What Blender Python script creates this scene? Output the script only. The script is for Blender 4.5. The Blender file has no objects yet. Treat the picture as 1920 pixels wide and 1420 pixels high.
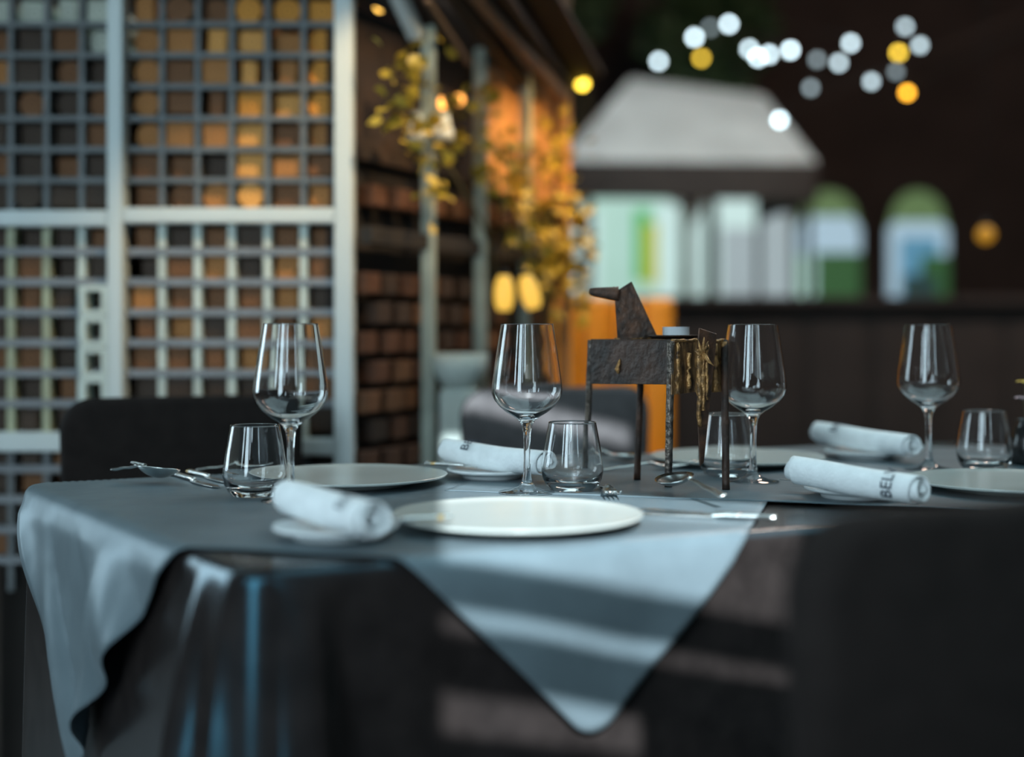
import bpy, bmesh, math, random
from mathutils import Vector, Matrix, Euler
random.seed(7)
S = bpy.context.scene
C = S.collection
PI = math.pi

# ------------------------------------------------------------------ camera
HZ, F = 620.0, 2500.0            # horizon row and focal length for a 1920x1420 frame
TZ = 0.75                        # table top height
ZC = TZ + 0.215                  # eye height
cd = bpy.data.cameras.new('camera')
cam = bpy.data.objects.new('camera', cd); C.objects.link(cam)
cam.location = (0, 0, ZC); cam.rotation_euler = (PI / 2, 0, 0)
cd.sensor_width = 36.0; cd.lens = F / 1920 * 36
cd.shift_y = -(710 - HZ) / 1920
cd.dof.use_dof = True; cd.dof.focus_distance = 1.77; cd.dof.aperture_fstop = 1.25
cd.clip_end = 60
S.camera = cam

# ------------------------------------------------------------------ light
w = bpy.data.worlds.new('world'); S.world = w; w.use_nodes = True
w.node_tree.nodes['Background'].inputs[0].default_value = (0.60, 0.87, 0.95, 1)
w.node_tree.nodes['Background'].inputs[1].default_value = 1.6
S.view_settings.view_transform = 'Standard'; S.view_settings.look = 'None'
S.view_settings.exposure = 0.14; S.view_settings.gamma = 1.0
S.view_settings.use_curve_mapping = False
S.cycles.sample_clamp_indirect = 6.0
S.cycles.use_denoising = True

def light(name, kind, loc, energy, color, target=None, **kw):
    d = bpy.data.lights.new(name, kind); d.energy = energy; d.color = color
    for k, v in kw.items(): setattr(d, k, v)
    o = bpy.data.objects.new(name, d); C.objects.link(o); o.location = loc
    if target is not None:
        o.rotation_euler = (Vector(target) - Vector(loc)).to_track_quat('-Z', 'Y').to_euler()
    return o

SUN_EL = math.radians(30)
SUN_DIR = Vector((-0.053, 1.0, -math.tan(SUN_EL) * math.hypot(0.053, 1))).normalized()
sun = light('sun', 'SUN', (0, -6, 4), 11.0, (0.84, 0.95, 1.0), angle=math.radians(0.35))
sun.rotation_euler = SUN_DIR.to_track_quat('-Z', 'Y').to_euler()
DAY = (0.66, 0.88, 1.0)
# area lights stand in for unbuilt street windows behind the viewer
light('street_window_light_a', 'AREA', (-1.55, -1.45, 1.40), 70, DAY, (-1.0, 2, 1.2), shape='RECTANGLE', size=0.75, size_y=2.6)
light('street_window_light_b', 'AREA', (-0.42, -1.45, 1.95), 16, DAY, (-0.3, 2, 0.9), shape='RECTANGLE', size=0.22, size_y=2.0)
light('street_window_light_c', 'AREA', (1.25, -1.45, 1.75), 7, DAY, (0.8, 2, 1.0), shape='RECTANGLE', size=0.25, size_y=2.0)

light('street_window_light_d', 'AREA', (-0.85, -1.45, 1.75), 7, DAY, (-0.6, 2, 1.0), shape='RECTANGLE', size=0.10, size_y=2.0)
light('street_window_light_e', 'AREA', (-2.75, -1.45, 1.75), 30, DAY, (-1.6, 2, 1.0), shape='RECTANGLE', size=0.35, size_y=2.2)

light('side_rim_light', 'AREA', (-3.3, 3.0, 1.5), 34, DAY, (-0.5, 1.6, 0.7), shape='RECTANGLE', size=1.1, size_y=1.7)  # area light added for the highlight along the overlay's left rim

# ------------------------------------------------------------------ helpers
def P(px, py, Y):                                  # a point of the place, from the survey sketch
    return Vector(((px - 960) / F * Y, Y, ZC - (py - HZ) / F * Y))

def link(name, me, m=None, parent=None, smooth=False):
    o = bpy.data.objects.new(name, me); C.objects.link(o)
    if m is not None and not me.materials: me.materials.append(m)
    if parent is not None: o.parent = parent
    if smooth:
        me.polygons.foreach_set('use_smooth', [True] * len(me.polygons))
    return o

def mesh(name, v, f):
    me = bpy.data.meshes.new(name); me.from_pydata([tuple(x) for x in v], [], f); me.update(); return me

def obj(name, v, f, m, parent=None, smooth=False):
    return link(name, mesh(name, v, f), m, parent, smooth)

def from_bm(name, bm, m, parent=None, smooth=False):
    bmesh.ops.recalc_face_normals(bm, faces=bm.faces)
    me = bpy.data.meshes.new(name); bm.to_mesh(me); bm.free()
    return link(name, me, m, parent, smooth)

def add_box(bm, c, s, bev=0.0, seg=2, rot=None):
    r = bmesh.ops.create_cube(bm, size=1.0); vs = r['verts']
    bmesh.ops.scale(bm, vec=Vector(s), verts=vs)
    if bev:
        es = list({e for v in vs for e in v.link_edges})
        q = bmesh.ops.bevel(bm, geom=es, offset=bev, segments=seg, affect='EDGES', profile=0.5)
        vs = list({v for f in q['faces'] for v in f.verts} | {v for v in vs if v.is_valid})
    if rot is not None: bmesh.ops.rotate(bm, cent=(0, 0, 0), matrix=rot, verts=vs)
    bmesh.ops.translate(bm, vec=Vector(c), verts=vs)
    return vs

def box(name, c, s, m, parent=None, bev=0.0, rot=None, seg=2, smooth=False):
    bm = bmesh.new(); add_box(bm, c, s, bev, seg, rot); return from_bm(name, bm, m, parent, smooth)

def beam(name, a, b, wd, th, m, parent=None, bev=0.0, up=Vector((0, 0, 1))):
    a, b = Vector(a), Vector(b); d = b - a; L = d.length; x = d.normalized()
    y = up.cross(x).normalized(); z = x.cross(y)
    rot = Matrix((x, y, z)).transposed()
    return box(name, (a + b) / 2, (L, wd, th), m, parent, bev, rot)

def lathe(name, prof, m, parent=None, n=48, closed=False):
    v, f = [], []
    for r, z in prof:
        for k in range(n):
            a = 2 * PI * k / n; v.append((r * math.cos(a), r * math.sin(a), z))
    rows = len(prof)
    for i in range(rows - 1):
        for k in range(n):
            a, b = i * n + k, i * n + (k + 1) % n
            f.append((a, b, b + n, a + n))
    me = mesh(name, v, f)
    bm = bmesh.new(); bm.from_mesh(me)
    bmesh.ops.remove_doubles(bm, verts=bm.verts, dist=1e-6)
    bmesh.ops.dissolve_degenerate(bm, edges=bm.edges, dist=1e-7)
    bm.to_mesh(me); bm.free()
    return link(name, me, m, parent, True)

def tube(name, pts, rad, m, parent=None, n=10):
    pts = [Vector(p) for p in pts]
    rad = rad if isinstance(rad, (list, tuple)) else [rad] * len(pts)
    v, f = [], []
    up = Vector((0.12, 0.31, 0.94))
    for i, p in enumerate(pts):
        t = (pts[min(i + 1, len(pts) - 1)] - pts[max(i - 1, 0)]).normalized()
        a = t.cross(up)
        if a.length < 1e-3: a = t.cross(Vector((1, 0, 0)))
        a.normalize(); b = t.cross(a)
        for k in range(n):
            an = 2 * PI * k / n; v.append(p + (a * math.cos(an) + b * math.sin(an)) * rad[i])
    for i in range(len(pts) - 1):
        for k in range(n):
            q, r = i * n + k, i * n + (k + 1) % n
            f.append((q, r, r + n, q + n))
    f.append(tuple(range(n))[::-1]); f.append(tuple(range((len(pts) - 1) * n, len(pts) * n)))
    return obj(name, v, f, m, parent, True)

def prism(name, poly3, thick, m, parent=None, bev=0.0):
    """A flat plate: outline points in 3-D plus a thickness vector."""
    n = len(poly3); t = Vector(thick)
    bm = bmesh.new()
    a = [bm.verts.new(Vector(p) - t / 2) for p in poly3]; b = [bm.verts.new(Vector(p) + t / 2) for p in poly3]
    bm.faces.new(a[::-1]); bm.faces.new(b)
    for i in range(n): bm.faces.new((a[i], a[(i + 1) % n], b[(i + 1) % n], b[i]))
    if bev: bmesh.ops.bevel(bm, geom=list(bm.edges), offset=bev, segments=1, affect='EDGES')
    return from_bm(name, bm, m, parent)

def tag(o, label, cat, group=None):
    o['label'] = label; o['category'] = cat
    if group: o['group'] = group
    return o

def thing(name, label, cat, loc=(0, 0, 0), rz=0.0, group=None):
    o = bpy.data.objects.new(name, None); C.objects.link(o)
    o.empty_display_size = 0.05
    o.location = loc; o.rotation_euler = (0, 0, rz)
    return tag(o, label, cat, group)

def struct(o):
    o['kind'] = 'structure'; return o

def dup(root, loc, rz, label):
    r = root.copy(); C.objects.link(r); r.location = loc; r.rotation_euler = (0, 0, rz); r['label'] = label
    for ch in root.children:
        c = ch.copy(); C.objects.link(c); c.parent = r
        for g in ch.children:
            d = g.copy(); C.objects.link(d); d.parent = c
    return r

# ------------------------------------------------------------------ materials
def mat(name, col, rough=0.5, metal=0.0, var=0.0, scale=8.0, bump=0.0, bscale=None, col2=None, spec=0.5, tint=None,
        sheen=0.0, stretch=None, detail=4.0):
    m = bpy.data.materials.new(name); m.use_nodes = True
    nt = m.node_tree; b = nt.nodes['Principled BSDF']
    b.inputs['Base Color'].default_value = (*col, 1); b.inputs['Roughness'].default_value = rough
    b.inputs['Metallic'].default_value = metal
    b.inputs['Specular IOR Level'].default_value = spec
    if tint: b.inputs['Specular Tint'].default_value = (*tint, 1)
    if sheen:
        b.inputs['Sheen Weight'].default_value = sheen; b.inputs['Sheen Roughness'].default_value = 0.4
    if var or bump or col2:
        tc = nt.nodes.new('ShaderNodeTexCoord'); src = tc.outputs['Object']
        if stretch:
            mp = nt.nodes.new('ShaderNodeMapping'); mp.inputs['Scale'].default_value = stretch
            nt.links.new(src, mp.inputs[0]); src = mp.outputs[0]
        no = nt.nodes.new('ShaderNodeTexNoise'); no.inputs['Scale'].default_value = scale
        no.inputs['Detail'].default_value = detail
        nt.links.new(src, no.inputs['Vector'])
        rp = nt.nodes.new('ShaderNodeValToRGB')
        c2 = col2 if col2 else tuple(min(1, c * (1 + var)) for c in col)
        c1 = col if col2 else tuple(c * (1 - var) for c in col)
        rp.color_ramp.elements[0].position = 0.35; rp.color_ramp.elements[1].position = 0.68
        rp.color_ramp.elements[0].color = (*c1, 1); rp.color_ramp.elements[1].color = (*c2, 1)
        nt.links.new(no.outputs['Fac'], rp.inputs[0]); nt.links.new(rp.outputs[0], b.inputs['Base Color'])
        if bump:
            n2 = nt.nodes.new('ShaderNodeTexNoise'); n2.inputs['Scale'].default_value = bscale or scale
            nt.links.new(src, n2.inputs['Vector'])
            bp = nt.nodes.new('ShaderNodeBump'); bp.inputs['Strength'].default_value = bump
            bp.inputs['Distance'].default_value = 0.004
            nt.links.new(n2.outputs['Fac'], bp.inputs['Height']); nt.links.new(bp.outputs[0], b.inputs['Normal'])
    return m

def emit(name, col, st):
    m = bpy.data.materials.new(name); m.use_nodes = True
    b = m.node_tree.nodes['Principled BSDF']
    b.inputs['Base Color'].default_value = (*[c * 0.3 for c in col], 1)
    b.inputs['Emission Color'].default_value = (*col, 1); b.inputs['Emission Strength'].default_value = st
    return m

def glass(name, col=(1, 1, 1), ior=1.46):
    m = bpy.data.materials.new(name); m.use_nodes = True
    nt = m.node_tree; nt.nodes.remove(nt.nodes['Principled BSDF'])
    g = nt.nodes.new('ShaderNodeBsdfGlass'); g.inputs['Color'].default_value = (*col, 1)
    g.inputs['IOR'].default_value = ior; g.inputs['Roughness'].default_value = 0.0
    nt.links.new(g.outputs[0], nt.nodes['Material Output'].inputs[0])
    return m

def rings(name, ca, cb, sc=9.0):
    """Sawn wood end: growth rings about the piece's own axis."""
    m = bpy.data.materials.new(name); m.use_nodes = True
    nt = m.node_tree; b = nt.nodes['Principled BSDF']; b.inputs['Roughness'].default_value = 0.7
    tc = nt.nodes.new('ShaderNodeTexCoord'); wv = nt.nodes.new('ShaderNodeTexWave')
    wv.wave_type = 'RINGS'; wv.rings_direction = 'Y'
    wv.inputs['Scale'].default_value = sc * 4; wv.inputs['Distortion'].default_value = 3.0
    wv.inputs['Detail Scale'].default_value = 12
    rp = nt.nodes.new('ShaderNodeValToRGB')
    rp.color_ramp.elements[0].color = (*ca, 1); rp.color_ramp.elements[1].color = (*cb, 1)
    nt.links.new(tc.outputs['Object'], wv.inputs['Vector']); nt.links.new(wv.outputs['Fac'], rp.inputs[0])
    nt.links.new(rp.outputs[0], b.inputs['Base Color'])
    return m

M = {}
M['floor'] = mat('dark_floor', (0.035, 0.028, 0.024), 0.45, var=0.3, scale=3)
M['wall'] = mat('dark_wall', (0.040, 0.029, 0.025), 0.9, var=0.25, scale=2)
M['ceil'] = mat('dark_ceiling', (0.03, 0.026, 0.024), 0.9, var=0.2, scale=2)
M['facade'] = mat('facade', (0.045, 0.045, 0.045), 0.9, var=0.15, scale=3)
M['light_blocker'] = mat('light_blocker_paint', (0.2, 0.2, 0.2), 0.6, var=0.1)  # for the added boards that shape the sun patch
M['under'] = mat('midnight_satin', (0.021, 0.0165, 0.0155), 0.22, spec=0.5, tint=(0.22, 0.72, 1.0), var=0.2, scale=30)
M['topper'] = mat('slate_linen', (0.110, 0.140, 0.156), 0.40, var=0.10, scale=14, bump=0.55, bscale=11, spec=0.5, tint=(0.5, 0.82, 1))
M['china'] = mat('ivory_china', (0.43, 0.45, 0.425), 0.22, var=0.03, scale=6)
M['china2'] = mat('white_china', (0.78, 0.80, 0.80), 0.25, var=0.03, scale=6)
M['napkin'] = mat('white_cotton', (0.80, 0.83, 0.84), 0.85, var=0.05, scale=60, bump=0.3, bscale=260)
M['ink'] = mat('navy_ink', (0.008, 0.022, 0.045), 0.8, var=0.1)
M['steel'] = mat('polished_steel', (0.72, 0.72, 0.70), 0.24, 1.0, var=0.08, scale=20)
M['brass'] = mat('worn_brass', (0.80, 0.56, 0.28), 0.25, 1.0, var=0.15, scale=40)
M['glass'] = glass('clear_glass')
M['rust'] = mat('rusted_steel', (0.016, 0.010, 0.008), 0.5, 0.3, scale=26, col2=(0.060, 0.026, 0.014), bump=0.5, bscale=90, detail=8)
M['rust2'] = mat('red_rusted_steel', (0.028, 0.016, 0.011), 0.55, 0.3, scale=60, col2=(0.115, 0.050, 0.026), bump=0.5, bscale=140, detail=8)
M['rustlt'] = mat('rust_leg', (0.05, 0.042, 0.038), 0.4, 0.7, scale=60, col2=(0.20, 0.16, 0.13), bump=0.7, bscale=160, detail=8)
M['patina'] = mat('gilt_patina', (0.018, 0.011, 0.008), 0.45, 0.4, scale=34, col2=(0.36, 0.19, 0.075), bump=0.8, bscale=120, detail=8, stretch=(2.4, 2.4, 0.6))
M['weld'] = mat('gilded_weld', (0.045, 0.022, 0.010), 0.45, 0.5, scale=90, col2=(0.55, 0.29, 0.105), bump=1.0, bscale=120, detail=8)
M['alu'] = mat('aluminium_cup', (0.78, 0.82, 0.86), 0.35, 0.1, var=0.05, scale=30)
M['wax'] = mat('white_wax', (0.8, 0.82, 0.82), 0.5, var=0.03)
M['chair'] = mat('black_upholstery', (0.016, 0.0125, 0.0115), 0.9, spec=0.1, var=0.15, scale=40)
M['charcoal'] = mat('reflection_grey_upholstery', (0.095, 0.088, 0.090), 0.9, spec=0.1, var=0.12, scale=40)  # grey puts the reflection over this black chair into its colour
M['chairleg'] = mat('black_metal', (0.012, 0.011, 0.011), 0.5, spec=0.3, var=0.1)
M['white'] = mat('white_frame_paint', (0.60, 0.66, 0.66), 0.5, var=0.03, scale=3)
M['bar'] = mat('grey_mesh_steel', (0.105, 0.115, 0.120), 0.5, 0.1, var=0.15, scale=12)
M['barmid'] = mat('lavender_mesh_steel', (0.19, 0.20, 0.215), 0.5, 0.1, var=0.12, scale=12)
M['barpale'] = mat('pale_daylit_mesh', (0.58, 0.65, 0.60), 0.55, var=0.12, scale=10)  # lower bars get daylight painted in; box frames are pale themselves
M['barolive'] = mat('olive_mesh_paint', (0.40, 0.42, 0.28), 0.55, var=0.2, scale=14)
M['back'] = mat('screen_backing', (0.016, 0.012, 0.010), 0.9, var=0.2)
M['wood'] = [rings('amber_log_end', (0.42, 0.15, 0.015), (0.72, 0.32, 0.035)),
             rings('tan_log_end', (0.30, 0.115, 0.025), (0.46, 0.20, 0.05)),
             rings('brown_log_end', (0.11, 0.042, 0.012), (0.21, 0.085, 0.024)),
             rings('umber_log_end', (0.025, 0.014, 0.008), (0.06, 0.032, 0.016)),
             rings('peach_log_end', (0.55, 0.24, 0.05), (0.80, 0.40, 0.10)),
             rings('reflection_pale_log_end', (0.36, 0.38, 0.30), (0.60, 0.64, 0.56))]  # last one: pale reflection painted into the wood colour
M['brick'] = [mat('chestnut_block', (0.065, 0.024, 0.010), 0.75, var=0.4, scale=12),
              mat('ochre_block', (0.10, 0.042, 0.016), 0.75, var=0.4, scale=12),
              mat('char_block', (0.028, 0.014, 0.008), 0.8, var=0.4, scale=12)]
M['peach'] = mat('peach_plaster', (0.55, 0.27, 0.10), 0.8, var=0.15, scale=5)
M['mull'] = mat('weathered_mullion', (0.32, 0.36, 0.31), 0.6, var=0.3, scale=9)
M['dark'] = mat('dark_timber', (0.022, 0.017, 0.013), 0.7, var=0.3, scale=6)
M['bartimber'] = mat('walnut_bar', (0.026, 0.019, 0.016), 0.7, var=0.2, scale=4)
M['olivebeam'] = mat('brown_beam', (0.16, 0.105, 0.07), 0.7, var=0.3, scale=5)
M['leaf'] = mat('yellow_green_leaf', (0.30, 0.22, 0.02), 0.5, scale=5, col2=(0.60, 0.43, 0.05))
M['leafd'] = mat('dark_green_leaf', (0.035, 0.075, 0.03), 0.6, scale=3, col2=(0.07, 0.13, 0.055))
M['stem'] = mat('plant_stem', (0.06, 0.05, 0.02), 0.7, var=0.2)
M['canvas'] = mat('grey_canvas', (0.46, 0.50, 0.49), 0.8, scale=2.2, col2=(0.60, 0.65, 0.64))
M['orange'] = mat('orange_leather', (0.62, 0.24, 0.010), 0.5, var=0.12, scale=3)
M['pot'] = mat('pale_stone', (0.42, 0.48, 0.45), 0.8, var=0.2, scale=4)

# ------------------------------------------------------------------ the room
YF, YB, XL, XR, HT = -1.5, 12.0, -4.0, 5.2, 4.2
HF = 8.0
struct(box('floor', ((XL + XR) / 2, (YF + YB) / 2, -0.05), (XR - XL + 0.4, YB - YF + 0.4, 0.1), M['floor']))
struct(box('ceiling', ((XL + XR) / 2, (4.9 + YB) / 2, HT + 0.05), (XR - XL + 0.4, YB - 4.9, 0.1), M['ceil']))
struct(box('wall_left', (XL - 0.1, (YF + YB) / 2, HT / 2), (0.2, YB - YF, HT), M['wall']))
struct(box('wall_right', (XR + 0.1, (YF + YB) / 2, HT / 2), (0.2, YB - YF, HT), M['wall']))
struct(box('wall_back', ((XL + XR) / 2, YB + 0.1, HT / 2), (XR - XL + 0.4, 0.2, HT), M['wall']))

def on_facade(p):                                 # where the sun ray that reaches p crosses the street facade
    p = Vector(p); t = (p.y - YF + 0.04) / SUN_DIR.y
    return p - SUN_DIR * t

# ------------------------------------------------------------------ table geometry (plan)
K = Vector((-0.24, 1.20)); U = Vector((0.9, 0.43)).normalized(); V = Vector((-0.55, 0.835)).normalized()
DEPTH, LEN = 0.79, 1.72
def plan(u, v): return K + U * u + V * v

# street facade behind the viewer; slatted opening added to cast stripes on the cloth
gl = on_facade((-0.068, 1.28, TZ)).x; gr = on_facade((0.31, 1.62, TZ)).x
ztop = on_facade((0.0, 2.02, TZ)).z
d0 = Vector((0.0757, 1.345))
zb = [on_facade((d0.x, d0.y, TZ - q)).z for q in (0.051, 0.092, 0.117, 0.166, 0.215, 0.26, 0.36)]
wf = thing('wall_front', '', '', (0, 0, 0)); 
for k_ in ('label', 'category'): del wf[k_]
struct(wf)
def wpiece(x0, x1, z0, z1): box('wall_panel', ((x0 + x1) / 2, YF - 0.04, (z0 + z1) / 2), (x1 - x0, 0.02, z1 - z0), M['facade'], wf)
wpiece(XL, gl, 0, HF); wpiece(gr, XR + 2.5, 0, HF); za_, zb2 = on_facade((0.09, 2.72, 0.762)).z, on_facade((0.09, 2.72, 0.812)).z  # upper slot added to throw a sun band on the middle chair
wpiece(gl, gr, ztop, za_); wpiece(gl, gr, zb2, HF); wpiece(gl, gr, 0, zb[6])
wpiece(on_facade((0.16, 0.85, 0.8)).x, gr, zb[6], on_facade((0.25, 0.92, 0.875)).z)  # added panel keeps the sun off the foreground chair
for a, b in ((zb[1], zb[0]), (zb[3], zb[2]), (zb[5], zb[4])):
    box('light_blocker', ((gl + gr) / 2, YF - 0.04, (a + b) / 2), (gr - gl, 0.02, abs(a - b)), M['light_blocker'], wf)
# added board, shaped to trim the sun patch at a slant
hs = on_facade((0.36, 1.62, TZ)).z; hl = on_facade((-0.07, 1.84, TZ)).z
prism('slant_blocker', [(gl, YF - 0.025, hl), (gr, YF - 0.025, hs), (gr, YF - 0.025, ztop + 0.02), (gl, YF - 0.025, ztop + 0.02)], (0, 0.01, 0), M['light_blocker'], wf)

# ------------------------------------------------------------------ table cloths
def under_cloth():
    cs = [plan(0, 0), plan(LEN, 0), plan(LEN, DEPTH), plan(0, DEPTH)]
    path = []                                      # (point, outward normal)
    rc = 0.035
    for i in range(4):
        a, b, c = cs[i - 1], cs[i], cs[(i + 1) % 4]
        d1, d2 = (b - a).normalized(), (c - b).normalized()
        n1, n2 = Vector((d1.y, -d1.x)), Vector((d2.y, -d2.x))
        half = math.acos(max(-1, min(1, d1.dot(d2)))) / 2
        ce = b - (n1 + n2).normalized() * (rc / math.cos(half))
        for k in range(9):
            t = k / 8; n = (n1 * (1 - t) + n2 * t).normalized()
            path.append((ce + n * rc, n))
        L = (c - b).length; st = max(2, int(L / 0.012))
        s0 = ce + n2 * rc
        for k in range(1, st):
            q = b + d2 * (L * k / st)
            if (q - b).length > 0.06 and (q - c).length > 0.06: path.append((q, n2))
    n = len(path)
    s = [0.0]
    for i in range(1, n): s.append(s[-1] + (path[i][0] - path[i - 1][0]).length)
    tot = s[-1] + (path[0][0] - path[-1][0]).length
    kc = s[4]
    ridges = [(-0.085, 0.018, 0.065), (-0.030, 0.011, 0.042), (0.050, 0.015, 0.070), (0.21, 0.04, -0.012)]
    rows = [(-0.25, 0), (-0.02, 0), (-0.006, 0), (0.0, -0.002), (0.0045, -0.0065), (0.006, -0.012)]
    for k in range(1, 31): rows.append((0.006, -0.012 - 0.70 * (k / 30) ** 1.25))
    v, f = [], []
    ctr = (plan(0, 0) + plan(LEN, DEPTH)) / 2
    for ri, (off, z) in enumerate(rows):
        dp = max(0, -z - 0.010)
        for i, (p, nn) in enumerate(path):
            o_ = off
            if dp > 0:
                fl = 1 - math.exp(-dp / 0.13)
                o_ += fl * 0.004 + dp * 0.02
                for (rs, sg, am) in ridges:
                    for wrap in (-tot, 0, tot):
                        dd = s[i] - kc - rs + wrap
                        if abs(dd) < 5 * sg: o_ += am * (0.5 * fl + 1.4 * dp) * math.exp(-(dd / sg) ** 2)
                near = min(abs(s[i] - kc), abs(s[i] - kc - tot))
                if near > 0.28 and not (tot - 0.80 < s[i] < tot) and not s[i] < 0.75: o_ += fl * 0.010 * math.sin(s[i] * 31 + 1.3 * math.sin(s[i] * 7))
            if ri == 0: q = p * 0.35 + ctr * 0.65
            else: q = p + nn * o_
            v.append((q.x, q.y, TZ + z - 0.0015))
    R = len(rows)
    for r in range(R - 1):
        for i in range(n):
            a, b = r * n + i, r * n + (i + 1) % n
            f.append((a, a + n, b + n, b))
    f.append(tuple(range(n)))
    o = obj('tablecloth', v, f, M['under'], None, True)
    return tag(o, 'midnight satin cloth falling to the floor in folds from the laid table', 'tablecloth')
under_cloth()

def topper(tipu, lift, label):
    side = 0.93; N = 120
    tip = Vector((tipu, -0.206))
    e1 = Vector((-1, 1)) / math.sqrt(2); e2 = Vector((1, 1)) / math.sqrt(2)
    v, f = [], []
    R = 0.012
    def fold(d):                                   # distance past the edge -> (outward, down)
        if d <= 0: return 0, 0
        al = R * PI / 2
        if d < al:
            a = d / R; return R * math.sin(a), R * (1 - math.cos(a))
        return R, R + d - al
    for i in range(N + 1):
        for j in range(N + 1):
            a_, b_ = side * i / N, side * j / N
            rr = 0.035
            if a_ < rr and b_ < rr:
                h = math.hypot(rr - a_, rr - b_)
                if h > 1e-9:
                    k_ = max(rr - a_, rr - b_) / h
                    a_, b_ = rr - (rr - a_) * k_, rr - (rr - b_) * k_
            q = tip + e1 * a_ + e2 * b_
            u, vv = q
            z = 0.0012 + lift
            if vv < 0:
                o_, dn = fold(-vv)
                k = max(0, -vv - 0.03)
                wob = 0.010 + k * 0.05 + 0.006 * math.sin(u * 26 + 1) * min(1, k / 0.08)
                p = plan(u, 0) - Vector((-U.y, U.x)) * (o_ + wob * min(1, dn / 0.03))
                z -= dn
            elif u < 0:
                o_, dn = fold(-u)
                k = max(0, -u - 0.02); g = min(1, k / 0.12)
                crease = max(0, 1 - abs(vv - 0.35) / 0.07)
                wob = 0.009 + k * 0.06 + g * (0.030 * crease + 0.010 * math.sin(vv * 44 + 5 * k * 4) + 0.012 * math.sin(vv * 17 + 22 * k + 1))
                if vv > 0.36: wob += -g * 0.02 * math.sin((vv - 0.36) * 12)
                wob = max(0.008, wob)
                side_n = Vector((-V.y, V.x))
                p = plan(0, vv) + side_n * (o_ + wob * min(1, dn / 0.03))
                z -= dn
            elif u > LEN:
                o_, dn = fold(u - LEN); p = plan(LEN, vv) - Vector((-V.y, V.x)) * (o_ + 0.01 * min(1, dn / 0.03)); z -= dn
            elif vv > DEPTH:
                o_, dn = fold(vv - DEPTH)
                p = plan(u, DEPTH) + Vector((-U.y, U.x)) * (o_ + 0.008 * min(1, dn / 0.03)); z -= dn
            else:
                p = plan(u, vv)
                z += 0.0006 * math.sin(u * 30 + vv * 11) * math.sin(vv * 26)
            v.append((p.x, p.y, TZ + z))
    for i in range(N):
        for j in range(N):
            a = i * (N + 1) + j; f.append((a, a + 1, a + N + 2, a + N + 1))
    o = obj('table_overlay', v, f, M['topper'], None, True)
    sm = o.modifiers.new('thickness', 'SOLIDIFY'); sm.thickness = 0.0009; sm.offset = 1
    return tag(o, label, 'tablecloth', 'square overlay cloths')
topper(0.344, 0.0, 'slate grey overlay cloth whose point hangs over the front of the table')
topper(1.10, 0.0011, 'slate grey overlay cloth on the right half of the table behind the foreground chair')
TT = TZ + 0.0027                                   # resting height on the cloth

# ------------------------------------------------------------------ glassware
def wine_glass(loc, label):
    t = thing('wine_glass', label, 'wine glass', loc, 0, 'wine glasses on the laid table')
    foot = [(0.0, 0.0), (0.0355, 0.0), (0.037, 0.0009), (0.0355, 0.0018), (0.022, 0.0038), (0.011, 0.008), (0.0066, 0.015)]
    stem = [(0.0066, 0.015), (0.0049, 0.026), (0.0043, 0.045), (0.0043, 0.066), (0.0050, 0.079), (0.0068, 0.088), (0.0105, 0.0945)]
    bowl = [(0.0105, 0.0945), (0.017, 0.0995), (0.027, 0.1055), (0.0365, 0.1135), (0.0432, 0.1222), (0.0460, 0.1300), (0.0464, 0.1370),
            (0.0453, 0.1480), (0.0430, 0.1650), (0.0400, 0.1850), (0.0370, 0.2040), (0.0346, 0.2190), (0.03435, 0.2205), (0.0342, 0.2210), (0.0339, 0.2212), (0.0336, 0.2210), (0.03345, 0.2205), (0.0337, 0.2190),
            (0.0361, 0.2040), (0.0391, 0.1850), (0.0421, 0.1650), (0.0444, 0.1480), (0.0454, 0.1370), (0.0449, 0.1304), (0.0421, 0.1230),
            (0.0355, 0.1148), (0.026, 0.1073), (0.015, 0.1022), (0.006, 0.0998), (0.0, 0.0993)]
    lathe('foot', foot, M['glass'], t, 56); lathe('stem', stem, M['glass'], t, 56); lathe('bowl', bowl, M['glass'], t, 56)
    return t
def on_table(px, py): Y = 0.215 * F / (py - HZ); return ((px - 960) / F * Y, Y, TT)
wg = wine_glass(on_table(545, 944), 'wine glass standing beside the tumbler at the left table end')
dup(wg, on_table(988, 928), 0.3, 'wine glass standing just behind the front charger plate')
dup(wg, on_table(1412, 907), 0.7, 'wine glass right of the rusty animal figure')
dup(wg, on_table(1741, 884), 1.1, 'wine glass farthest right, in front of the dark wall')

def tumbler(loc, label):
    pr = [(0.0, 0.0012), (0.024, 0.0), (0.0285, 0.001), (0.034, 0.006), (0.0392, 0.016), (0.0412, 0.027), (0.0405, 0.036), (0.0375, 0.058),
          (0.0335, 0.080), (0.0318, 0.0892), (0.0315, 0.0904), (0.0313, 0.0910), (0.0309, 0.0912), (0.0305, 0.0910), (0.0303, 0.0904), (0.0306, 0.0892), (0.0323, 0.080), (0.0362, 0.058), (0.0391, 0.036),
          (0.0396, 0.027), (0.037, 0.0185), (0.030, 0.0125), (0.018, 0.0095), (0.0, 0.009)]
    o = lathe('water_tumbler', pr, M['glass'], None, 56)
    o.location = loc
    return tag(o, label, 'tumbler', 'water tumblers on the laid table')
tb = tumbler((-0.330, 1.712, TT), 'water tumbler at the left table end, the one with a fork behind it')
for loc, lab in (((0.080, 1.768, TT), 'water tumbler between the front plate and the rusty animal figure'),
                 ((0.312, 1.938, TT), 'water tumbler half hidden behind the leg of the rusty animal figure'),
                 ((0.716, 2.02, TT), 'water tumbler at the far right, next to the flower vase')):
    o = tb.copy(); C.objects.link(o); o.location = loc; o['label'] = lab

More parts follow.
